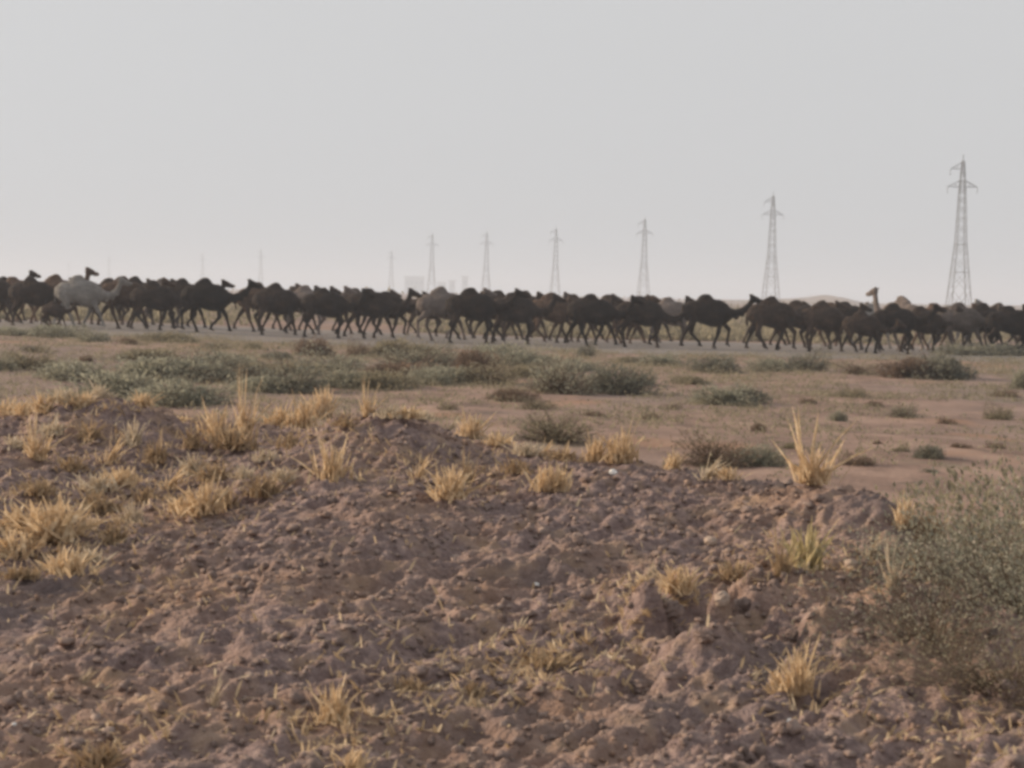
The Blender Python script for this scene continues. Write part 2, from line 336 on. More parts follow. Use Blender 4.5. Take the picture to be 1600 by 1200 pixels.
for k, (px, py, lb) in enumerate(PY):
    o = p0 if k == 0 else copy_tree(p0)
    d = (31.2 - 2.1) * FPX / (hor(px) - py)
    v = ray(px, hor(px)); v = v / v[1]
    o.location = (v[0] * d, d, 0); o.rotation_euler.z = R([4, 10, 12, 10, 12, 14, 18, 14, 15, 16, 18][k])
    tag(o, lb, 'pylon', 'power line pylons crossing the plain')

# ------------------------------------------------------------------ far factory seen through the haze
def boxv(V, F, x0, x1, y0, y1, z0, z1):
    k = len(V); V += [np.array((x, y, z)) for x in (x0, x1) for y in (y0, y1) for z in (z0, z1)]
    F += [(k, k + 1, k + 3, k + 2), (k + 4, k + 6, k + 7, k + 5), (k, k + 4, k + 5, k + 1), (k + 2, k + 3, k + 7, k + 6), (k, k + 2, k + 6, k + 4), (k + 1, k + 5, k + 7, k + 3)]
def at(px, d): v = ray(px, hor(px)); v = v / v[1]; return v[0] * d
DF = 2900.0; q = DF / FPX
def factory(px, wpx, hpx, lb, roof=True, nwin=4):
    r = bpy.data.objects.new('factory_building', None); C.objects.link(r); r.location = (at(px, DF), DF, 0)
    W = wpx * q; Hh = hpx * q + 2.1
    V, F = [], []; boxv(V, F, -W / 2, W / 2, 0, 14, -1, Hh); obj('wall', mesh_np('wall', V, F, M['concrete']), r)
    V, F = [], []; boxv(V, F, -W / 2 - 1.2, W / 2 + 1.2, -1.2, 15, Hh + 0.01, Hh + 2.0); obj('roof', mesh_np('roof', V, F, M['concrete']), r)
    for k in range(nwin):
        xc = -W / 2 + W * (k + .5) / nwin; V, F = [], []; boxv(V, F, xc - W / nwin * .3, xc + W / nwin * .3, -0.15, 0.3, Hh * .55, Hh * .8); obj('window', mesh_np('window', V, F, M['darkpane']), r)
    tag(r, lb, 'building', 'hazy factory on the horizon'); return r
factory(647, 30, 22, 'hazy flat-roofed factory block on the horizon between two faint pylons')
factory(690, 12, 14, 'small hazy block just right of the faint pylon behind the factory', nwin=2)
factory(706, 9, 17, 'narrow hazy tower block right of the small factory block', nwin=1)
factory(726, 9, 24, 'tallest of the narrow hazy blocks, rightmost of the far factory', nwin=1)

# ------------------------------------------------------------------ camels
def loft(V, F, path, n=14):
    """path: (x, y, z, radius across, radius in the side plane); closed tube"""
    P = np.array([p[:3] for p in path], float); k0 = len(V)
    for i, p in enumerate(path):
        t = P[min(i + 1, len(P) - 1)] - P[max(i - 1, 0)]; t[1] = 0; t /= (np.linalg.norm(t) + 1e-9); nn = np.array([-t[2], 0, t[0]])
        for j in range(n):
            a = 2 * math.pi * j / n; V.append(P[i] + np.array([0, 1, 0]) * math.cos(a) * p[3] + nn * math.sin(a) * p[4])
    for i in range(len(path) - 1):
        for j in range(n):
            a = k0 + i * n + j; b = k0 + i * n + (j + 1) % n; F.append((a, b, b + n, a + n))
    F.append(tuple(range(k0 + n - 1, k0 - 1, -1))); e = k0 + (len(path) - 1) * n; F.append(tuple(range(e, e + n)))
def ik(h, f, l1, l2, bend):
    dx, dz = f[0] - h[0], f[1] - h[1]; d = min(math.hypot(dx, dz), (l1 + l2) * 0.995)
    a = (l1 * l1 - l2 * l2 + d * d) / (2 * d); hh = math.sqrt(max(l1 * l1 - a * a, 0)); L = math.hypot(dx, dz); ux, uz = dx / L, dz / L
    k = (h[0] + ux * a + uz * hh * -bend, h[1] + uz * a - ux * hh * -bend)
    e = (h[0] + ux * d, h[1] + uz * d)
    return k, e
NECKS = {
 'out': ([(.55, 1.46, .27), (.78, 1.36, .22), (1.0, 1.29, .17), (1.22, 1.33, .14), (1.4, 1.48, .12), (1.52, 1.68, .105), (1.57, 1.82, .10)], (1.55, 1.90), -8),
 'fwd': ([(.55, 1.46, .27), (.80, 1.38, .21), (1.05, 1.36, .165), (1.28, 1.45, .14), (1.47, 1.60, .12), (1.6, 1.76, .105), (1.66, 1.86, .10)], (1.64, 1.93), -4),
 'high': ([(.55, 1.46, .27), (.75, 1.38, .22), (.95, 1.38, .17), (1.10, 1.55, .14), (1.18, 1.80, .12), (1.22, 2.05, .105), (1.24, 2.2, .10)], (1.22, 2.27), -6),
 'low': ([(.55, 1.44, .27), (.80, 1.30, .20), (1.05, 1.18, .155), (1.32, 1.15, .13), (1.52, 1.24, .115), (1.66, 1.40, .10), (1.70, 1.5, .10)], (1.68, 1.56), -22),
}
def make_camel(phase, neck, hump=1.0, fat=1.0, A=0.44, seed=0):
    rnd = random.Random(seed); V, F = [], []
    T = [(-.99, 1.46, .08, .06), (-.94, 1.45, .24, .16), (-.80, 1.43, .36, .25), (-.62, 1.41, .41, .29), (-.4, 1.41, .405, .32), (-.12, 1.39, .48, .37 * fat), (.15, 1.36, .53, .39 * fat), (.42, 1.35, .53, .35 * fat), (.62, 1.36, .44, .28), (.78, 1.37, .31, .20), (.87, 1.38, .14, .10)]
    loft(V, F, [(x, 0, z, w, h) for x, z, h, w in T], 18)
    # hump, leaning a little back
    loft(V, F, [(-.08, 0, 1.55, .28, .50), (-.09, 0, 1.72, .24, .47), (-.09, 0, 1.86, .18, .38 * hump), (-.07, 0, 1.86 + .11 * hump, .13, .27), (-.05, 0, 1.86 + .20 * hump, .08, .15), (-.05, 0, 1.86 + .245 * hump, .03, .05)], 14)
    N, hd, dip = NECKS[neck]
    loft(V, F, [(x, 0, z, r * .72, r) for x, z, r in N] , 14)
    dp = math.radians(dip); ca, sa = math.cos(dp), math.sin(dp)
    hp = [(-.08, -.02, .06, .07), (0, 0, .10, .125), (.10, .01, .105, .125), (.20, -.01, .085, .10), (.31, -.04, .068, .078), (.41, -.065, .068, .075), (.47, -.085, .058, .06), (.50, -.095, .03, .03)]
    loft(V, F, [(hd[0] + x * ca - z * sa, 0, hd[1] + x * sa + z * ca, w, h) for x, z, w, h in hp], 14)
    # jaw, ears, wool tuft on the crown
    loft(V, F, [(hd[0] + x * ca - z * sa, 0, hd[1] + x * sa + z * ca, w, h) for x, z, w, h in [(.0, -.09, .05, .05), (.15, -.10, .055, .05), (.34, -.13, .045, .035), (.42, -.14, .03, .02)]], 10)
    for s in (-1, 1): loft(V, F, [(hd[0] - .03, s * .085, hd[1] + .08, .03, .035), (hd[0] - .06, s * .115, hd[1] + .14, .022, .03), (hd[0] - .08, s * .125, hd[1] + .19, .008, .01)], 8)
    loft(V, F, [(hd[0] + .03, 0, hd[1] + .09, .07, .08), (hd[0] - .02, 0, hd[1] + .145, .05, .06), (hd[0] - .04, 0, hd[1] + .17, .02, .03)], 10)
    # shaggy beard of wool under the neck
    for x, z, r in N[1:5]: loft(V, F, [(x + .02, 0, z - r * .5, r * .45, .12), (x + .03, 0, z - r - .03, r * .25, .09), (x + .04, 0, z - r - .075, .015, .03)], 8)
    # tail
    loft(V, F, [(-.95, 0, 1.62, .05, .05), (-1.0, .01, 1.45, .032, .032), (-1.02, .02, 1.22, .026, .026), (-1.0, .02, 1.05, .045, .045), (-.98, .02, .90, .02, .02)], 8)
    # a camel paces: the two legs of one side swing together
    for s in (-1, 1):
        ph = phase + (0 if s < 0 else math.pi); jf = rnd.uniform(-.25, .25)
        for front in (True, False):
            a = ph + (jf if front else -.35); fx = A * math.cos(a); lift = max(0.0, math.sin(a)) * 0.17
            if front:
                top = (.47, 1.12); foot = (.50 + fx, .14 + lift); kn, ft = ik(top, foot, .53, .47, 1)
                pts = [(.50, .13 * s, 1.45, .12, .22), (.48, .16 * s, 1.24, .10, .155), (top[0], .18 * s, top[1], .085, .11)]
                pts += [((top[0] + kn[0]) / 2, .17 * s, (top[1] + kn[1]) / 2, .062, .072), (kn[0], .16 * s, kn[1], .062, .066), (lerp(kn[0], ft[0], .25), .155 * s, lerp(kn[1], ft[1], .25), .043, .046), (lerp(kn[0], ft[0], .7), .15 * s, lerp(kn[1], ft[1], .7), .039, .042), (ft[0], .15 * s, ft[1], .05, .05)]
            else:
                top = (-.52, 1.14); foot = (-.68 + fx, .14 + lift); kn, ft = ik(top, foot, .56, .49, -1)
                pts = [(-.66, .12 * s, 1.50, .13, .22), (-.60, .16 * s, 1.30, .115, .215), (top[0] - .02, .18 * s, top[1], .09, .15)]
                pts += [(lerp(top[0], kn[0], .5), .17 * s, lerp(top[1], kn[1], .5), .062, .085), (kn[0], .155 * s, kn[1], .052, .068), (lerp(kn[0], ft[0], .25), .15 * s, lerp(kn[1], ft[1], .25), .04, .045), (lerp(kn[0], ft[0], .7), .15 * s, lerp(kn[1], ft[1], .7), .037, .04), (ft[0], .15 * s, ft[1], .048, .048)]
            pts = [(p[0], p[1], p[2], p[3] * 1.25, p[4] * 1.3) for p in pts]
            loft(V, F, pts, 12)
            # two-toed padded foot
            zz = ft[1] - .14; tilt = min(.05, lift * .4)
            loft(V, F, [(ft[0], .15 * s, ft[1] + .01, .048, .048), (ft[0] + .02, .15 * s, zz + .085 - tilt, .058, .062)], 10)
            for e in (-1, 1): loft(V, F, [(ft[0] - .07, .15 * s + e * .03, zz + .04, .04, .03), (ft[0] + .01, .15 * s + e * .036, zz + .045, .055, .042), (ft[0] + .09, .15 * s + e * .04, zz + .035 - tilt, .045, .033), (ft[0] + .135, .15 * s + e * .042, zz + .025 - tilt, .018, .014)], 8)
    me = mesh_np('camel_raw', V, F, None); o = bpy.data.objects.new('tmp', me); C.objects.link(o)
    m = o.modifiers.new('r', 'REMESH'); m.mode = 'VOXEL'; m.voxel_size = 0.022; m.use_smooth_shade = True
    m = o.modifiers.new('s', 'SMOOTH'); m.iterations = 4; m.factor = 0.5
    bpy.context.view_layer.update(); dg = bpy.context.evaluated_depsgraph_get()
    out = bpy.data.meshes.new_from_object(o.evaluated_get(dg)); bpy.data.objects.remove(o); bpy.data.meshes.remove(me)
    co = np.empty(len(out.vertices) * 3, np.float32); out.vertices.foreach_get('co', co); co = co.reshape(-1, 3).astype(float)
    nr = np.empty(len(out.vertices) * 3, np.float32); out.vertices.foreach_get('normal', nr); nr = nr.reshape(-1, 3)
    wool = sstep(1.2, 1.7, co[:, 2]) * 0.014 + 0.003
    dsp = fbm(co[:, 0] * 14 + co[:, 1] * 9, co[:, 2] * 12 + co[:, 1] * 11, 60 + seed, 3) * wool
    co += nr * dsp[:, None]; out.vertices.foreach_set('co', co.astype(np.float32).ravel()); out.update()
    out.name = 'camel'; out.materials.clear(); out.materials.append(M['black'])
    out.polygons.foreach_set('use_smooth', np.ones(len(out.polygons), bool))
    return out
CM = [make_camel(*a) for a in [
    (0.3, 'out', 1.0, 1.0, .46, 1), (1.4, 'out', .85, 1.05, .42, 2), (2.5, 'fwd', 1.1, 1.0, .46, 3), (3.6, 'out', .7, .95, .40, 4), (4.7, 'fwd', 1.0, 1.08, .45, 5),
    (5.6, 'high', .9, 1.0, .36, 6), (0.9, 'low', 1.05, 1.0, .42, 7), (3.1, 'high', 1.1, 1.0, .40, 8), (2.0, 'low', .8, 1.1, .44, 9), (5.2, 'out', 1.2, 1.0, .5, 10), (4.1, 'fwd', .9, .95, .48, 11)]]
HERD = 'camels walking in a herd across the plain'
# hump px, depth, mesh, coat, heading (deg), scale, label
CAMELS = [
 (-14, 82, 0, 'darkbrown', 4, 1.0, 'leftmost camel, mostly cut off by the left edge, head above the one ahead'),
 (6, 85.5, 7, 'darkbrown', -3, .96, 'leftmost camel carrying its head high in the back row'),
 (22, 84, 3, 'rust', 0, 1.0, 'brown camel in the back row behind the first dark front camel'),
 (50, 78.5, 1, 'black', 2, .98, 'dark camel in the front row, last before the calf and pale camel'),
 (88, 80.2, 7, 'rust', 0, 1.02, 'brown camel whose raised head stands above the pale camel\'s neck'),
 (84, 75.8, 2, 'darkbrown', -6, .52, 'small dark brown calf trotting at the rear of the pale camel'),
 (124, 78, 0, 'pale', 2, 1.03, 'pale grey camel with neck dipped forward, brightest of the left part'),
 (172, 86, 4, 'darkbrown', 3, 1.0, 'dark camel in the back row just ahead of the pale camel\'s head'),
 (193, 79.5, 0, 'rust', 0, 1.04, 'brown-topped camel walking directly ahead of the pale camel'),
 (240, 77.8, 6, 'black', 0, .97, 'black camel with head low, second ahead of the pale camel'),
 (256, 84.5, 1, 'greyb', 0, 1.04, 'light grey-brown camel in the back row over two dark ones'),
 (212, 87, 9, 'darkbrown', 0, 1.03, 'dark back-row camel with sharp hump behind the grey-brown one\'s rump'),
 (286, 83, 2, 'darkbrown', 0, 1.03, 'dark brown camel half hidden behind a large black front camel, left part'),
 (322, 78, 2, 'black', 1, 1.05, 'large black camel whose outstretched neck crosses the first open gap'),
 (404, 82, 0, 'rust', 0, 1.02, 'brown camel behind the black one that follows the first gap'),
 (432, 78.2, 9, 'black', 0, 1.0, 'black sharp-humped camel right after the first open gap'),
 (462, 86, 3, 'darkbrown', 0, 1.0, 'dark low-humped camel in the back row between two sharp humps'),
 (478, 81.5, 4, 'greyb', 0, 1.0, 'grey-brown camel behind the two black ones after the first gap'),
 (507, 77.4, 1, 'black', -2, .98, 'black camel with low rounded back, last of the tight left bunch'),
 (556, 85, 0, 'darkbrown', 0, .98, 'back-row camel whose head shows left of the small factory haze'),
 (578, 77.8, 3, 'black', 0, 1.02, 'black flat-backed camel walking below the short hazy pylon'),
 (604, 82.5, 10, 'darkbrown', 2, .95, 'dark brown camel behind the flat-backed one under the short pylon'),
 (690, 79.0, 2, 'greyb', 0, 1.06, 'grey-brown camel with pale rump striding below the far factory'),
 (664, 86.5, 1, 'darkbrown', 0, .92, 'smallish back-row camel right behind the grey-brown one\'s rump'),
 (737, 77.2, 4, 'black', 2, 1.03, 'black camel just ahead of the grey-brown one with the pale rump'),
 (760, 86, 9, 'darkbrown', 0, .98, 'dark back-row camel below the fifth pylon from the right'),
 (780, 81.8, 0, 'darkbrown', 0, 1.0, 'dark brown camel in the middle row just left of the fourth pylon'),
 (803, 77.8, 1, 'black', 1, .98, 'black front camel with rounded hump, left of the fourth pylon'),
 (822, 86.2, 2, 'darkbrown', 0, 1.0, 'back-row camel whose hump shows left of the fourth pylon\'s foot'),
 (862, 80.8, 6, 'rust', 0, .98, 'brown camel with lowered head directly below the fourth pylon'),
 (897, 82.5, 3, 'darkbrown', 0, 1.0, 'low-humped dark camel in the middle row right of the fourth pylon'),
 (925, 77.4, 0, 'black', 0, .98, 'black front camel halfway between the third and fourth pylons'),
 (952, 86, 10, 'darkbrown', 0, .99, 'back-row camel looking out just left of the third pylon'),
 (980, 82.5, 7, 'rust', 4, .84, 'young brown camel with raised head below the third pylon\'s left leg'),
 (1001, 77.8, 8, 'black', 0, .98, 'black front camel with lowered head directly below the third pylon'),
 (1046, 82, 1, 'greyb', 0, .96, 'grey-brown camel ahead of the third pylon, behind the lone walker'),
 (1016, 87, 3, 'darkbrown', 0, 1.0, 'dark back-row camel just right of the third pylon\'s foot'),
 (1105, 78, 10, 'black', 1, 1.03, 'dark camel walking alone, whole outline clear, neck stretched forward over a gap'),
 (1207, 77.2, 6, 'darkbrown', 4, 1.0, 'dark brown bulky camel ahead of the gap, under the second pylon'),
 (1200, 84.5, 0, 'darkbrown', 0, .94, 'camel behind the bulky one under the second pylon, head before the hill'),
 (1246, 81, 4, 'darkbrown', 0, .95, 'dark brown middle-row camel below the left slope of the knobbed hill'),
 (1286, 77.3, 9, 'darkbrown', 0, .93, 'sharp-humped dark camel directly below the hill\'s knob'),
 (1322, 81.5, 8, 'black', 0, .96, 'black camel with head down below the hill\'s right slope'),
 (1300, 86, 3, 'rust', 0, .95, 'brown back-row camel seen against the foot of the knobbed hill'),
 (1348, 76.2, 6, 'darkbrown', -4, .78, 'smaller young camel walking lowest in front, head down'),
 (1404, 80.2, 7, 'greyb', 128, 1.06, 'grey camel turned away left with its neck held straight up'),
 (1362, 84.5, 5, 'pale', 4, .92, 'pale camel with raised neck seen over the backs, head below the near pylon\'s left'),
 (1398, 76.8, 4, 'black', 2, .93, 'black front camel covering the legs of the one turned away left'),
 (1440, 78.8, 1, 'darkbrown', 0, .9, 'dark brown front camel just left of the nearest pylon'),
 (1462, 82.8, 3, 'rust', 0, .98, 'brown middle-row camel directly left of the nearest pylon\'s foot'),
 (1500, 79, 0, 'greyb', -2, .97, 'grey-brown camel in front of the nearest pylon, feet hidden by shrubs'),
 (1538, 81, 2, 'black', 0, .96, 'black camel just right of the nearest pylon\'s foot'),
 (1484, 86.5, 7, 'pale', -4, .9, 'pale-necked camel whose head rises right of the nearest pylon'),
 (1578, 78, 8, 'black', 0, .95, 'black head-down camel above the shrubs at the right edge'),
 (1562, 85.5, 9, 'darkbrown', 0, .96, 'sharp-humped dark back-row camel near the right edge'),
 (1622, 80, 1, 'black', 0, .95, 'rightmost camel, half cut off by the right edge'),
]
for k, (px, d, mi, ct, hd, sc, lb) in enumerate(CAMELS):
    o = bpy.data.objects.new('camel', CM[mi]); C.objects.link(o)
    sc *= 1.0 + 0.04 * (px > 700); x = at(px, d) + 0.05 * sc; o.location = (x, d, float(plain(x, d)) + 0.03); o.rotation_euler.z = R(hd); o.scale = (sc, sc, sc)
    o.material_slots[0].link = 'OBJECT'; o.material_slots[0].material = M[ct]
    tag(o, lb, 'camel', HERD)

# ------------------------------------------------------------------ shrubs
def shrub_meshes(seed, nleaf=4200, ntwig=150, leaf=0.05, flat=1.0, spread=1.0, upright=0.3, tw=1.0, lw=.26, fuzz=0):
    g = np.random.default_rng(seed)
    lob = g.normal(size=(16, 3)); lob[:, 2] = np.abs(lob[:, 2]) * .8; lob /= np.linalg.norm(lob, axis=1)[:, None]; la = g.uniform(-.42, .40, 16)
    def shell(dr):
        s = np.ones(len(dr)) * .78
        for l, a in zip(lob, la): s += a * np.exp(-((1 - dr @ l) / .07))
        return s
    d = g.normal(size=(nleaf, 3)); d[:, 2] = np.abs(d[:, 2]); d /= np.linalg.norm(d, axis=1)[:, None]
    r = shell(d) * (0.35 + 0.65 * g.random(nleaf) ** .7) * np.where(g.random(nleaf) < .22, g.uniform(1, 1.38, nleaf), 1)
    if fuzz: r = shell(d) * (0.25 + fuzz * g.random(nleaf) ** .8)
    cl = fbm(d[:, 0] * 3 + 5, d[:, 1] * 3 + d[:, 2] * 3, seed, 2); keep = cl + g.random(nleaf) * .9 > 0.12; d, r = d[keep], r[keep]; n = len(d)
    P = d * r[:, None]; P[:, 2] = P[:, 2] * flat + 0.02
    ax = d + g.normal(size=(n, 3)) * .7; ax[:, 2] += upright; ax /= np.linalg.norm(ax, axis=1)[:, None]
    sd_ = np.cross(ax, g.normal(size=(n, 3))); sd_ /= np.linalg.norm(sd_, axis=1)[:, None]
    L = leaf * g.uniform(.6, 1.6, n)[:, None]; W = L * lw
    V = np.concatenate([P - ax * L, P + sd_ * W, P + ax * L, P - sd_ * W]); i = np.arange(n); F = np.stack([i, i + n, i + 2 * n, i + 3 * n], 1)
    TV, TF = [], []
    for k in range(ntwig):
        dd = d[k % n]; rr = shell(dd[None])[0] * g.uniform(.75, 1.12); a = np.array([g.normal() * .06, g.normal() * .06, -.03]); b = dd * rr; b[2] *= flat
        mid = a * .45 + b * .55 + np.array([g.normal() * .05, g.normal() * .05, .03]); bar(TV, TF, a, mid, (.022 * tw, .013 * tw), 3); bar(TV, TF, mid, b, (.012 * tw, .005 * tw), 3)
        for _ in range(2):
            e = mid + (b - mid) * g.uniform(.2, .6); f = e + (b - mid) * .5 + g.normal(size=3) * .10; bar(TV, TF, e, f, (.008 * tw, .004 * tw), 3)
    return (V, F), (TV, TF)
SH = []
for sdd, kw in [(101, dict()), (102, dict(flat=.9)), (103, dict(nleaf=3600, upright=.6)), (104, dict(nleaf=3000, leaf=.06)), (105, dict(flat=.8, nleaf=3800)), (106, dict(nleaf=2000, ntwig=220, leaf=.04))]:
    a, b = shrub_meshes(sdd, **kw); SH.append((mesh_np('foliage', a[0], a[1], M['green']), mesh_np('twigs', b[0], b[1], M['twig'])))
def shrub(x, y, z, wx, hz, kind, v, label, name='shrub', group='scrub bushes dotted over the plain', rz=0.0):
    r = bpy.data.objects.new(name, None); C.objects.link(r); r.location = (x, y, z - 0.03)
    r.rotation_euler.z = rz; r.scale = (wx / 1.6, wx / 1.7, hz / .9)
    f = obj('foliage', SH[v][0], r); f.material_slots[0].link = 'OBJECT'; f.material_slots[0].material = M[kind]
    obj('stems', SH[v][1], r); tag(r, label, 'shrub', group); return r
# base px, base py, width px, height px, leaf kind
SHRUBS = [
 (18, 524, 62, 15, 'green'), (78, 526, 88, 22, 'green'), (145, 534, 52, 18, 'green'), (203, 537, 26, 12, 'brown'), (268, 534, 84, 20, 'olive'), (52, 549, 42, 10, 'dark'),
 (135, 565, 18, 9, 'brown'), (112, 592, 88, 34, 'green'), (-4, 578, 52, 24, 'green'), (190, 622, 105, 52, 'green'), (248, 592, 118, 46, 'green'), (338, 594, 120, 40, 'dark'),
 (282, 632, 105, 42, 'green'), (392, 590, 60, 28, 'olive'), (452, 612, 105, 42, 'dark'), (492, 556, 55, 32, 'brown'), (396, 545, 34, 14, 'olive'), (335, 545, 50, 12, 'green'),
 (430, 560, 60, 12, 'dark'), (538, 606, 62, 34, 'green'), (560, 557, 36, 20, 'brown'), (606, 557, 60, 34, 'olive'), (595, 606, 80, 36, 'olive'), (648, 576, 84, 34, 'green'), (672, 602, 60, 30, 'green'),
 (735, 583, 55, 42, 'brown'), (702, 577, 50, 26, 'dark'), (772, 563, 86, 32, 'green'), (820, 590, 60, 26, 'olive'), (876, 615, 92, 54, 'green'), (964, 615, 88, 50, 'dark'), (796, 625, 58, 22, 'brown'),
 (916, 556, 28, 18, 'dark'), (1034, 572, 62, 24, 'green'), (980, 566, 44, 14, 'olive'), (868, 690, 116, 44, 'olive'), (1118, 582, 74, 30, 'dark'), (1208, 580, 64, 26, 'green'), (1262, 579, 66, 28, 'dark'),
 (1136, 632, 92, 38, 'green'), (1165, 630, 50, 34, 'dark'), (1342, 585, 54, 18, 'brown'), (1420, 590, 80, 36, 'brown'), (1474, 592, 92, 46, 'dark'), (1330, 620, 62, 16, 'olive'), (1262, 630, 22, 12, 'brown'),
 (1366, 634, 30, 12, 'brown'), (1410, 652, 44, 22, 'green'), (1310, 658, 24, 20, 'green'), (1186, 674, 22, 18, 'brown'), (1560, 656, 46, 22, 'olive'), (1566, 620, 42, 14, 'brown'), (1600, 608, 44, 42, 'green'),
 (1116, 728, 100, 48, 'brown'), (1190, 728, 68, 38, 'green'), (1452, 716, 46, 28, 'dark'), (1338, 726, 54, 18, 'brown'), (1455, 738, 22, 10, 'dark'), (1370, 694, 13, 12, 'brown'), (1480, 662, 30, 9, 'brown'),
 (352, 572, 90, 24, 'green'), (415, 612, 90, 30, 'green'), (520, 580, 90, 26, 'green'), (612, 590, 90, 30, 'brown'), (700, 598, 80, 34, 'green'), (760, 600, 80, 34, 'olive'), (815, 572, 80, 26, 'green'), (460, 585, 80, 22, 'olive'), (40, 575, 90, 26, 'olive'), (225, 560, 90, 20, 'olive'), (650, 552, 70, 20, 'olive'), (840, 640, 60, 18, 'olive'), (900, 580, 70, 22, 'green'), (1080, 600, 60, 18, 'olive'), (1000, 600, 50, 20, 'olive'),
 (1512, 556, 96, 24, 'green'), (1576, 556, 96, 26, 'green'), (1050, 640, 26, 9, 'brown'), (1016, 655, 30, 8, 'brown'), (1236, 700, 34, 14, 'olive'), (1408, 705, 30, 12, 'olive'), (1555, 700, 26, 14, 'brown'),
 (930, 650, 30, 10, 'brown'), (700, 640, 36, 12, 'olive'), (1500, 700, 30, 10, 'brown'),
]
rnd = random.Random(4)
ORD = ['first', 'second', 'third', 'fourth', 'fifth', 'sixth', 'seventh', 'eighth', 'ninth', 'tenth', 'eleventh', 'twelfth', 'thirteenth', 'fourteenth', 'fifteenth', 'sixteenth']
LOOK = {'green': 'grey-green', 'olive': 'olive', 'dark': 'dark green', 'brown': 'dry brown', 'silver': 'silvery'}
ZX = [(-100, 300, 'far left'), (300, 620, 'centre-left'), (620, 900, 'centre'), (900, 1230, 'centre-right'), (1230, 2000, 'far right')]
ZY = [(0, 570, 'near the camels\' feet'), (570, 610, 'in the middle scrub belt'), (610, 665, 'on the open sand'), (665, 900, 'just beyond the mound')]
groups = {}
for s in SHRUBS:
    zx = next(q for q in ZX if q[0] <= s[0] < q[1]); zy = next(q for q in ZY if q[0] <= s[1] < q[1]); groups.setdefault((zx[2], zy[2], s[4]), []).append(s)
for k, s in enumerate(SHRUBS):
    px, py, wp, hp, kd = s; p, d = hit(px, py, 16)
    key = next(q for q, v in groups.items() if s in v); mem = sorted(groups[key], key=lambda a: a[0]); i = mem.index(s)
    size = 'tiny' if wp < 30 else 'small' if wp < 50 else 'mid-sized' if wp < 80 else 'broad'
    lb = f"{size} {LOOK[kd]} shrub {key[1]}, {key[0]}" + ('' if len(mem) == 1 else f", {ORD[i]} from left there")
    bw = 1.5 if 565 <= py < 640 and px < 900 else 1.2; hp *= 1.05 if px < 900 else 1.0
    shrub(p[0], p[1], p[2], wp * d / FPX * bw, max(hp, 12) * d / FPX * 1.05, kd, k % 6, lb, rz=rnd.uniform(0, 6.28))
# the tall shrubs at the right edge of the mound
def big(px, d, wpx, hpx, kd, v, lb, leaf=.022, n=9000, seeds=0):
    v_ = ray(px, hor(px)); v_ = v_ / v_[1]; x = v_[0] * d; z = float(H(x, d))
    a, b = shrub_meshes(v, nleaf=n, ntwig=260, leaf=leaf, upright=.8, tw=.35, lw=.42, fuzz=1.15)
    r = bpy.data.objects.new('tall_shrub', None); C.objects.link(r); r.location = (x, d, z - .04); r.scale = (wpx * d / FPX / 1.6,) * 2 + (hpx * d / FPX / .9,)
    obj('foliage', mesh_np('foliage', a[0], a[1], M[kd]), r); obj('stems', mesh_np('stems', b[0], b[1], M['twig']), r)
    if seeds:
        (sv, sf), _ = shrub_meshes(v + 50, nleaf=seeds, ntwig=1, leaf=.008, lw=.8); obj('blossoms', mesh_np('blossoms', sv, sf, M['seed']), r)
    tag(r, lb, 'shrub', 'tall shrubs at the right of the mound')
big(1600, 10.4, 430, 225, 'olive', 201, 'tall olive shrub behind the right shoulder of the mound', .02, 15000)
big(1640, 7.5, 540, 260, 'silver', 202, 'largest shrub, silvery-leaved, filling the lower right corner', .0105, 13000, 900)
big(1450, 8.1, 230, 120, 'green', 203, 'grey-green shrub at the left foot of the largest silvery shrub', .017, 2600, 200)
big(1470, 6.9, 360, 130, 'silver', 204, 'low sparse silvery shrub in front of the largest one', .013, 3800, 500)
big(1590, 6.1, 380, 130, 'olive', 205, 'low olive-brown shrub lowest in the right corner', .013, 3600, 300)

# ------------------------------------------------------------------ dry grass tufts
def blades(g, base, n, h, spread, lean, wd, V, F, cz=None):
    for _ in range(n):
        b = np.array(base, float) + np.array([g.normal() * spread, g.normal() * spread * .8, -0.01])
        if cz is not None: b[2] = cz(b[0], b[1]) - 0.01
        L = h * g.uniform(.45, 1.05); an = g.uniform(0, 2 * math.pi); le = abs(g.normal()) * .42
        dr = np.array([math.cos(an) * le + lean[0], math.sin(an) * le + lean[1], 1.0]); dr /= np.linalg.norm(dr)
        cv = np.array([dr[0], dr[1], -.35]) * g.uniform(0, .5); sdv = np.cross(dr, g.normal(size=3)); sdv /= np.linalg.norm(sdv); w = wd * g.uniform(.6, 1.3); k = len(V)
        for t, ww in ((0, .8), (.35, 1), (.7, .8), (1, .15)):
            c = b + dr * L * t + cv * L * t * t; V.append(c - sdv * w * ww); V.append(c + sdv * w * ww)
        for q in range(3): F.append((k + 2 * q, k + 2 * q + 1, k + 2 * q + 3, k + 2 * q + 2))
TF = []
for k in range(7):
    g = np.random.default_rng(300 + k); V, F = [], []
    blades(g, (0, 0, 0), 44 + 8 * k, 1.0 if k % 2 else .8, .19, (0, 0), .034, V, F)
    blades(g, (g.normal() * .05, 0, 0), 34, .42, .30, (0, 0), .034, V, F)
    if k in (1, 4, 5): blades(g, (g.normal() * .05, 0, 0), 10, 1.3, .07, (.1, 0), .034, V, F)
    TF.append(mesh_np('straw_blades', V, np.array(F), M['straw']))
g = np.random.default_rng(401); V, F = [], []; blades(g, (0, 0, 0), 26, 1.0, .06, (.5, 0), .022, V, F); blades(g, (0, 0, 0), 14, .4, .15, (0, 0), .024, V, F); TF.append(mesh_np('straw_blades', V, np.array(F), M['straw']))
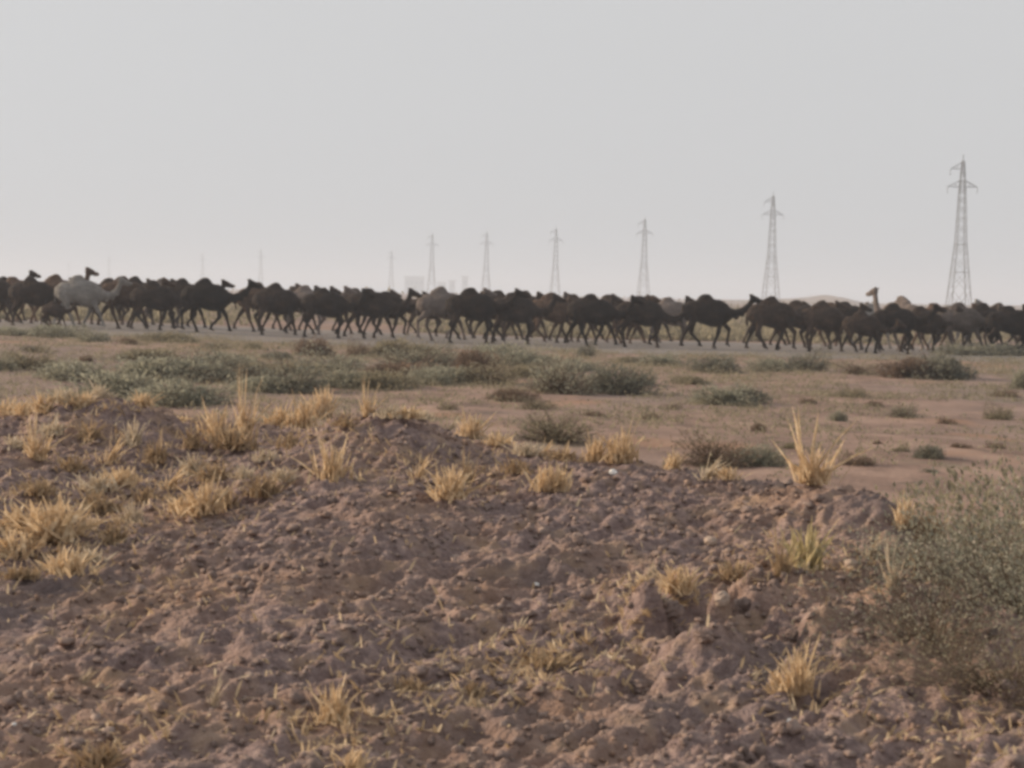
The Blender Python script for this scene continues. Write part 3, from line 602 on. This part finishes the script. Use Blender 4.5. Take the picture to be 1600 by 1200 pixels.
g = np.random.default_rng(402); V, F = [], []; blades(g, (0, 0, 0), 60, .8, .16, (0, 0), .024, V, F); blades(g, (-.1, 0, 0), 10, 1.7, .035, (-.03, 0), .028, V, F); blades(g, (.1, 0, 0), 8, 1.1, .035, (.1, 0), .03, V, F); TF.append(mesh_np('straw_blades', V, np.array(F), M['straw']))
# base px, base py, height px, width px, colour, mesh
TUFTS = [
 (12, 636, 40, 46, 'straw', 0), (38, 634, 30, 36, 'straw', 2), (66, 630, 34, 40, 'straw', 1), (98, 628, 26, 40, 'straw_pale', 3), (128, 622, 26, 36, 'straw', 5), (156, 622, 24, 30, 'straw_pale', 4), (222, 636, 24, 36, 'straw', 1), (285, 646, 18, 40, 'straw', 0),
 (338, 690, 62, 44, 'straw', 1), (384, 682, 78, 34, 'straw', 8), (366, 702, 46, 60, 'straw_dull', 3), (436, 668, 38, 34, 'straw', 4), (472, 656, 54, 36, 'straw', 1), (505, 640, 58, 34, 'straw', 5), (575, 652, 46, 24, 'straw', 8), (604, 642, 34, 40, 'straw_pale', 0),
 (634, 641, 28, 46, 'straw', 2), (658, 642, 22, 36, 'straw_pale', 6), (702, 660, 30, 22, 'straw_pale', 7), (735, 672, 44, 42, 'straw', 1), (776, 696, 34, 44, 'straw', 0), (824, 700, 26, 34, 'straw_pale', 3), (846, 700, 36, 28, 'straw', 7), (880, 706, 24, 44, 'straw_dull', 4),
 (930, 708, 46, 34, 'straw', 1), (970, 724, 66, 46, 'straw', 4), (1052, 734, 32, 28, 'straw', 1), (1100, 738, 52, 44, 'straw_pale', 7), (1135, 738, 30, 36, 'straw', 2), (1270, 758, 84, 70, 'straw', 8), (1412, 826, 56, 34, 'straw', 1), (1446, 830, 60, 50, 'straw_dull', 4),
 (58, 720, 60, 42, 'straw', 8), (116, 738, 42, 44, 'straw_dull', 0), (168, 726, 66, 40, 'straw', 7), (208, 700, 44, 30, 'straw_pale', 1), (190, 758, 44, 50, 'straw', 2), (262, 766, 52, 44, 'straw', 7), (318, 802, 66, 56, 'straw', 4), (284, 800, 40, 40, 'straw', 0), (352, 792, 40, 34, 'straw_dull', 3),
 (206, 816, 34, 28, 'straw_pale', 1), (412, 782, 46, 40, 'straw_dull', 5), (518, 752, 66, 46, 'straw', 1), (652, 748, 54, 30, 'straw', 7), (704, 778, 56, 56, 'straw', 5), (732, 756, 44, 26, 'straw_dull', 8), (803, 740, 34, 40, 'straw_dull', 2), (863, 768, 62, 44, 'straw', 6),
 (30, 832, 66, 110, 'straw', 2), (84, 842, 74, 90, 'straw', 5), (100, 896, 66, 66, 'straw', 0), (12, 870, 50, 70, 'straw', 3), (150, 800, 40, 54, 'straw_dull', 4), (35, 905, 30, 44, 'straw_dull', 6),
 (140, 690, 34, 40, 'straw_dull', 1), (82, 680, 30, 36, 'straw_pale', 4), (28, 700, 30, 40, 'straw_pale', 0), (245, 722, 44, 34, 'straw_dull', 4), (298, 742, 40, 34, 'straw_pale', 1), (335, 752, 36, 44, 'straw_dull', 5), (380, 748, 34, 30, 'straw_pale', 0), (150, 770, 36, 50, 'straw_pale', 3),
 (228, 782, 34, 40, 'straw_dull', 0), (60, 775, 36, 50, 'straw_dull', 2), (412, 722, 30, 34, 'straw_pale', 2), (440, 752, 26, 30, 'straw_pale', 5), (180, 850, 34, 40, 'straw_dull', 1), (140, 880, 30, 40, 'straw_pale', 2), (300, 700, 36, 34, 'straw_dull', 1), (455, 700, 30, 34, 'straw_dull', 3), (540, 668, 30, 36, 'straw_dull', 0),
 (1258, 892, 78, 66, 'straw_green', 1), (1150, 905, 44, 50, 'straw_dull', 2), (1356, 872, 54, 30, 'straw_pale', 7), (1222, 900, 60, 34, 'straw_dull', 8), (1058, 928, 50, 44, 'straw', 5), (1012, 905, 44, 16, 'straw_pale', 7),
 (1242, 1088, 84, 56, 'straw', 4), (522, 1128, 66, 54, 'straw', 1), (332, 1106, 74, 22, 'straw_pale', 7), (548, 1206, 60, 50, 'straw', 0), (130, 1066, 34, 20, 'straw_pale', 7), (640, 1080, 26, 40, 'straw_dull', 3), (740, 1085, 30, 44, 'straw_dull', 2), (850, 1040, 34, 70, 'straw_dull', 6), (160, 1196, 44, 60, 'straw_dull', 5), (1395, 920, 60, 26, 'straw_pale', 8),
]
TL = {'straw': 'golden', 'straw_pale': 'bleached', 'straw_dull': 'dull', 'straw_green': 'greenish'}
TZX = [(-100, 260, 'far left'), (260, 560, 'centre-left'), (560, 900, 'centre'), (900, 1230, 'centre-right'), (1230, 2000, 'far right')]
def tz(t):
    ridge = np.interp(t[0], [r[0] for r in RIDGE], [r[1] for r in RIDGE])
    return 'on the mound crest' if t[1] < ridge + 45 else 'on the upper mound slope' if t[1] < 950 else 'on the lower mound slope'
tg = {}
for t in TUFTS: tg.setdefault((next(q for q in TZX if q[0] <= t[0] < q[1])[2], tz(t), t[4]), []).append(t)
for k, t in enumerate(TUFTS):
    px, py, hp, wp, ct, mi = t; p, d = hit(px, py)
    if d > 16: p, d = hit(px, py + 14)
    key = next(q for q, v in tg.items() if t in v); mem = sorted(tg[key], key=lambda a: a[0]); i = mem.index(t)
    size = 'tall' if hp > 60 else 'mid-height' if hp > 38 else 'short'
    lb = f"{size} {TL[ct]} grass tuft {key[1]}, {key[0]}" + ('' if len(mem) == 1 else f", {ORD[i]} from left there")
    o = bpy.data.objects.new('dry_grass_tuft', TF[mi]); C.objects.link(o); o.location = p
    o.scale = (wp * d / FPX / .72, wp * d / FPX / .72, hp * d / FPX / 1.02); o.rotation_euler.z = 0 if mi in (7, 8) else rnd.uniform(0, 6.28)
    o.material_slots[0].link = 'OBJECT'; o.material_slots[0].material = M[ct]
    tag(o, lb, 'grass tuft', 'dry grass tufts on the mound')

# stubble and fallen straw between the tufts: nobody could count it
g = np.random.default_rng(77); V, F = [], []; PATCH = [(70, 830, 130, 60, 900), (280, 770, 150, 60, 420), (120, 640, 170, 26, 260), (430, 680, 130, 34, 260), (700, 740, 140, 40, 240), (860, 1040, 150, 50, 420), (700, 1080, 150, 50, 260), (1020, 950, 90, 50, 300), (1250, 880, 110, 40, 300),
         (1260, 1080, 90, 40, 160), (540, 1160, 120, 50, 200), (150, 1150, 200, 60, 160), (1500, 1150, 150, 60, 160), (950, 700, 150, 22, 160), (1420, 900, 80, 40, 160), (600, 900, 700, 160, 150), (200, 960, 220, 80, 120), (400, 1050, 300, 80, 60), (360, 640, 160, 20, 160), (200, 700, 200, 40, 200)]
pts = []
for px, py, sx, sy, n in PATCH:
    for _ in range(int(n * (2.4 if px < 720 and py < 860 else 1.4))):
        a, b = px + g.normal() * sx * .6, py + g.normal() * sy * .6
        v = ray(a, b); v /= v[1]; dd = np.linspace(4.6, 15, 120); P = CAM + v[None] * dd[:, None]; hh = mound(P[:, 0], P[:, 1], False); ix = np.argmax(P[:, 2] < hh)
        if P[ix, 2] < hh[ix] and ix > 0: pts.append((P[ix, 0], P[ix, 1]))
pts = np.array(pts); pz = mound(pts[:, 0], pts[:, 1])
for (x, y), z in zip(pts, pz):
    lying = g.random() < .55; L = g.uniform(.015, .075); an = g.uniform(0, 6.28)
    dr = np.array([math.cos(an), math.sin(an), g.uniform(0.05, .35) if lying else g.uniform(.8, 2.2)]); dr /= np.linalg.norm(dr)
    sdv = np.cross(dr, (0, 0, 1.0) if lying else (0.3, 1, 0)); sdv /= np.linalg.norm(sdv); w = g.uniform(.002, .0055); b = np.array([x, y, z + (.006 if lying else -.005)]); k = len(V)
    V += [b - sdv * w, b + sdv * w, b + dr * L * .6 + sdv * w, b + dr * L * .6 - sdv * w, b + dr * L + (0, 0, -.006)]; F += [(k, k + 1, k + 2, k + 3), (k + 3, k + 2, k + 4)]
tag(obj('dry_grass', mesh_np('dry_grass', V, F, M['straw'])), kind='stuff')

# crumbled earth: thousands of small clods
I1, FI = icos(1); g = np.random.default_rng(88)
n = 22000; cx = g.uniform(-4, 4, n * 2); cy = 4.7 + (13.2 - 4.7) * g.random(n * 2) ** 1.25; ok = (np.abs(cx) < 0.36 * cy + .5) & (fbm(cx / .5, cy / .5, 91, 2) + g.random(n * 2) * .9 > 0.15); cx, cy = cx[ok][:n], cy[ok][:n]; n = len(cx)
sz = 0.004 + 0.009 * g.random(n) ** 2 + 0.016 * g.random(n) ** 10
cz = mound(cx, cy)
sc3 = sz[:, None] * g.uniform(.65, 1.4, (n, 3)); sc3[:, 2] *= .8
rad = 1 + g.uniform(-.42, .42, (n, len(I1))); V = I1[None] * rad[:, :, None] * sc3[:, None, :]
an = g.uniform(0, 6.28, n); ca, sa = np.cos(an)[:, None], np.sin(an)[:, None]; X = V[:, :, 0] * ca - V[:, :, 1] * sa; Y = V[:, :, 0] * sa + V[:, :, 1] * ca
V = np.stack([X + cx[:, None], Y + cy[:, None], V[:, :, 2] + (cz + sz * .25)[:, None]], 2).reshape(-1, 3)
F = (FI[None] + (np.arange(n) * len(I1))[:, None, None]).reshape(-1, 3)
tag(obj('dirt_clods', mesh_np('dirt_clods', V, F, M['clod'])), kind='stuff')
# low ground cover and litter on the plain
V, F = [], []
n = 6500; gx = g.uniform(-26, 26, n * 3); gy = 17 + 56 * g.random(n * 3) ** .8; ok = (np.abs(gx) < .3 * gy + 1) & (fbm(gx / 2.2, gy / 3, 95, 3) + g.random(n * 3) * .5 > .18); gx, gy = gx[ok][:n], gy[ok][:n]; n = len(gx)
n2 = 2600; fy = 94 + 260 * g.random(n2 * 4) ** 1.6; fx = g.uniform(-.34, .34, n2 * 4) * fy; ok = fbm(fx / 9, fy / 14, 96, 3) + g.random(n2 * 4) * .6 > .2; gx = np.concatenate([gx, fx[ok][:n2]]); gy = np.concatenate([gy, fy[ok][:n2]]); n = len(gx)
K = 22; s_ = g.uniform(.04, .16, n) * (1 + gy / 120) * np.where(gy > 93, 3.2, 1)
P = g.normal(size=(n, K, 3)) * s_[:, None, None]; P[:, :, 2] = np.abs(P[:, :, 2]) * .5; P[:, :, 0] += gx[:, None]; P[:, :, 1] += gy[:, None]; P = P.reshape(-1, 3); P[:, 2] += plain(P[:, 0], P[:, 1])
ls = np.where(P[:, 1:2] > 90, 7.0, 1.0); ax = g.normal(size=P.shape) * .016 * ls; ax[:, 2] = np.abs(ax[:, 2]) * 1.4; bx = g.normal(size=P.shape) * .008 * ls
V = np.concatenate([P - ax, P + bx, P + ax, P - bx]); i = np.arange(len(P)); F = np.stack([i, i + len(P), i + 2 * len(P), i + 3 * len(P)], 1)
tag(obj('ground_cover', mesh_np('ground_cover', V, F, M['olive'])), kind='stuff')

# ------------------------------------------------------------------ stones lying on the mound
def stone(name, px, py, w, m, lb, seed, cat, flat=.75, group=None):
    p, d = hit(px, py); g = np.random.default_rng(seed); A, B = icos(4); s = w * d / FPX / 2
    rg = .5 if 'clod' in name else .25
    nz = 1 + rg * fbm(A[:, 0] * 1.7 + A[:, 2] * 1.3 + seed, A[:, 1] * 1.7 + A[:, 2] * 2, seed, 5, .65) - rg * .4 * np.abs(fbm(A[:, 0] * 3, A[:, 1] * 3 - A[:, 2] * 2, seed + 9, 3)); V = A * nz[:, None] * s * np.array([1, g.uniform(.8, 1.1), flat])
    o = obj(name, mesh_np(name, V, B, M[m]), loc=(p[0], p[1], p[2] + s * .3)); o.rotation_euler = (g.uniform(-.3, .3), g.uniform(-.3, .3), g.uniform(0, 6)); tag(o, lb, cat, group)
stone('white_stone', 1233, 1132, 12, 'whitestone', 'glinting white pebble, brightest spot in the lower right', 1, 'stone')
stone('white_stone', 958, 742, 14, 'whitestone', 'white stone just below the middle-right crest of the mound', 2, 'stone')
stone('white_stone', 22, 1134, 8, 'whitestone', 'tiny white pebble in the lower left corner area', 3, 'stone')
stone('white_stone', 838, 916, 10, 'whitestone', 'small white pebble near the centre of the mound\'s face', 4, 'stone')
stone('pale_stone', 1128, 952, 24, 'palestone', 'pale pinkish stone on the rim of the eroded hollow', 5, 'stone', 1.1)
stone('pale_stone', 1110, 850, 22, 'palestone', 'pale flat stone left of the greenish tuft', 6, 'stone')
stone('pale_stone', 1332, 888, 26, 'palestone', 'pale stone lying right of the greenish tuft', 7, 'stone')
for k, (px, py, w_, lb) in enumerate([(1045, 960, 60, 'large dirt clod on the left rim of the eroded hollow'), (1100, 1000, 44, 'crumbling clod between the two dark pits of the hollow'), (1160, 955, 40, 'clod at the back edge of the eroded hollow'),
        (1000, 1080, 46, 'clod below and left of the eroded hollow'), (1240, 1000, 36, 'clod on the right rim of the eroded hollow'), (385, 912, 26, 'rounded orange-brown clod on the left of the mound\'s face'), (320, 946, 26, 'reddish clod beside the rounded orange-brown one')]):
    stone('dirt_clod', px, py, w_ * .7, 'clod', lb, 20 + k, 'dirt clod', .8, 'large clods on the mound')
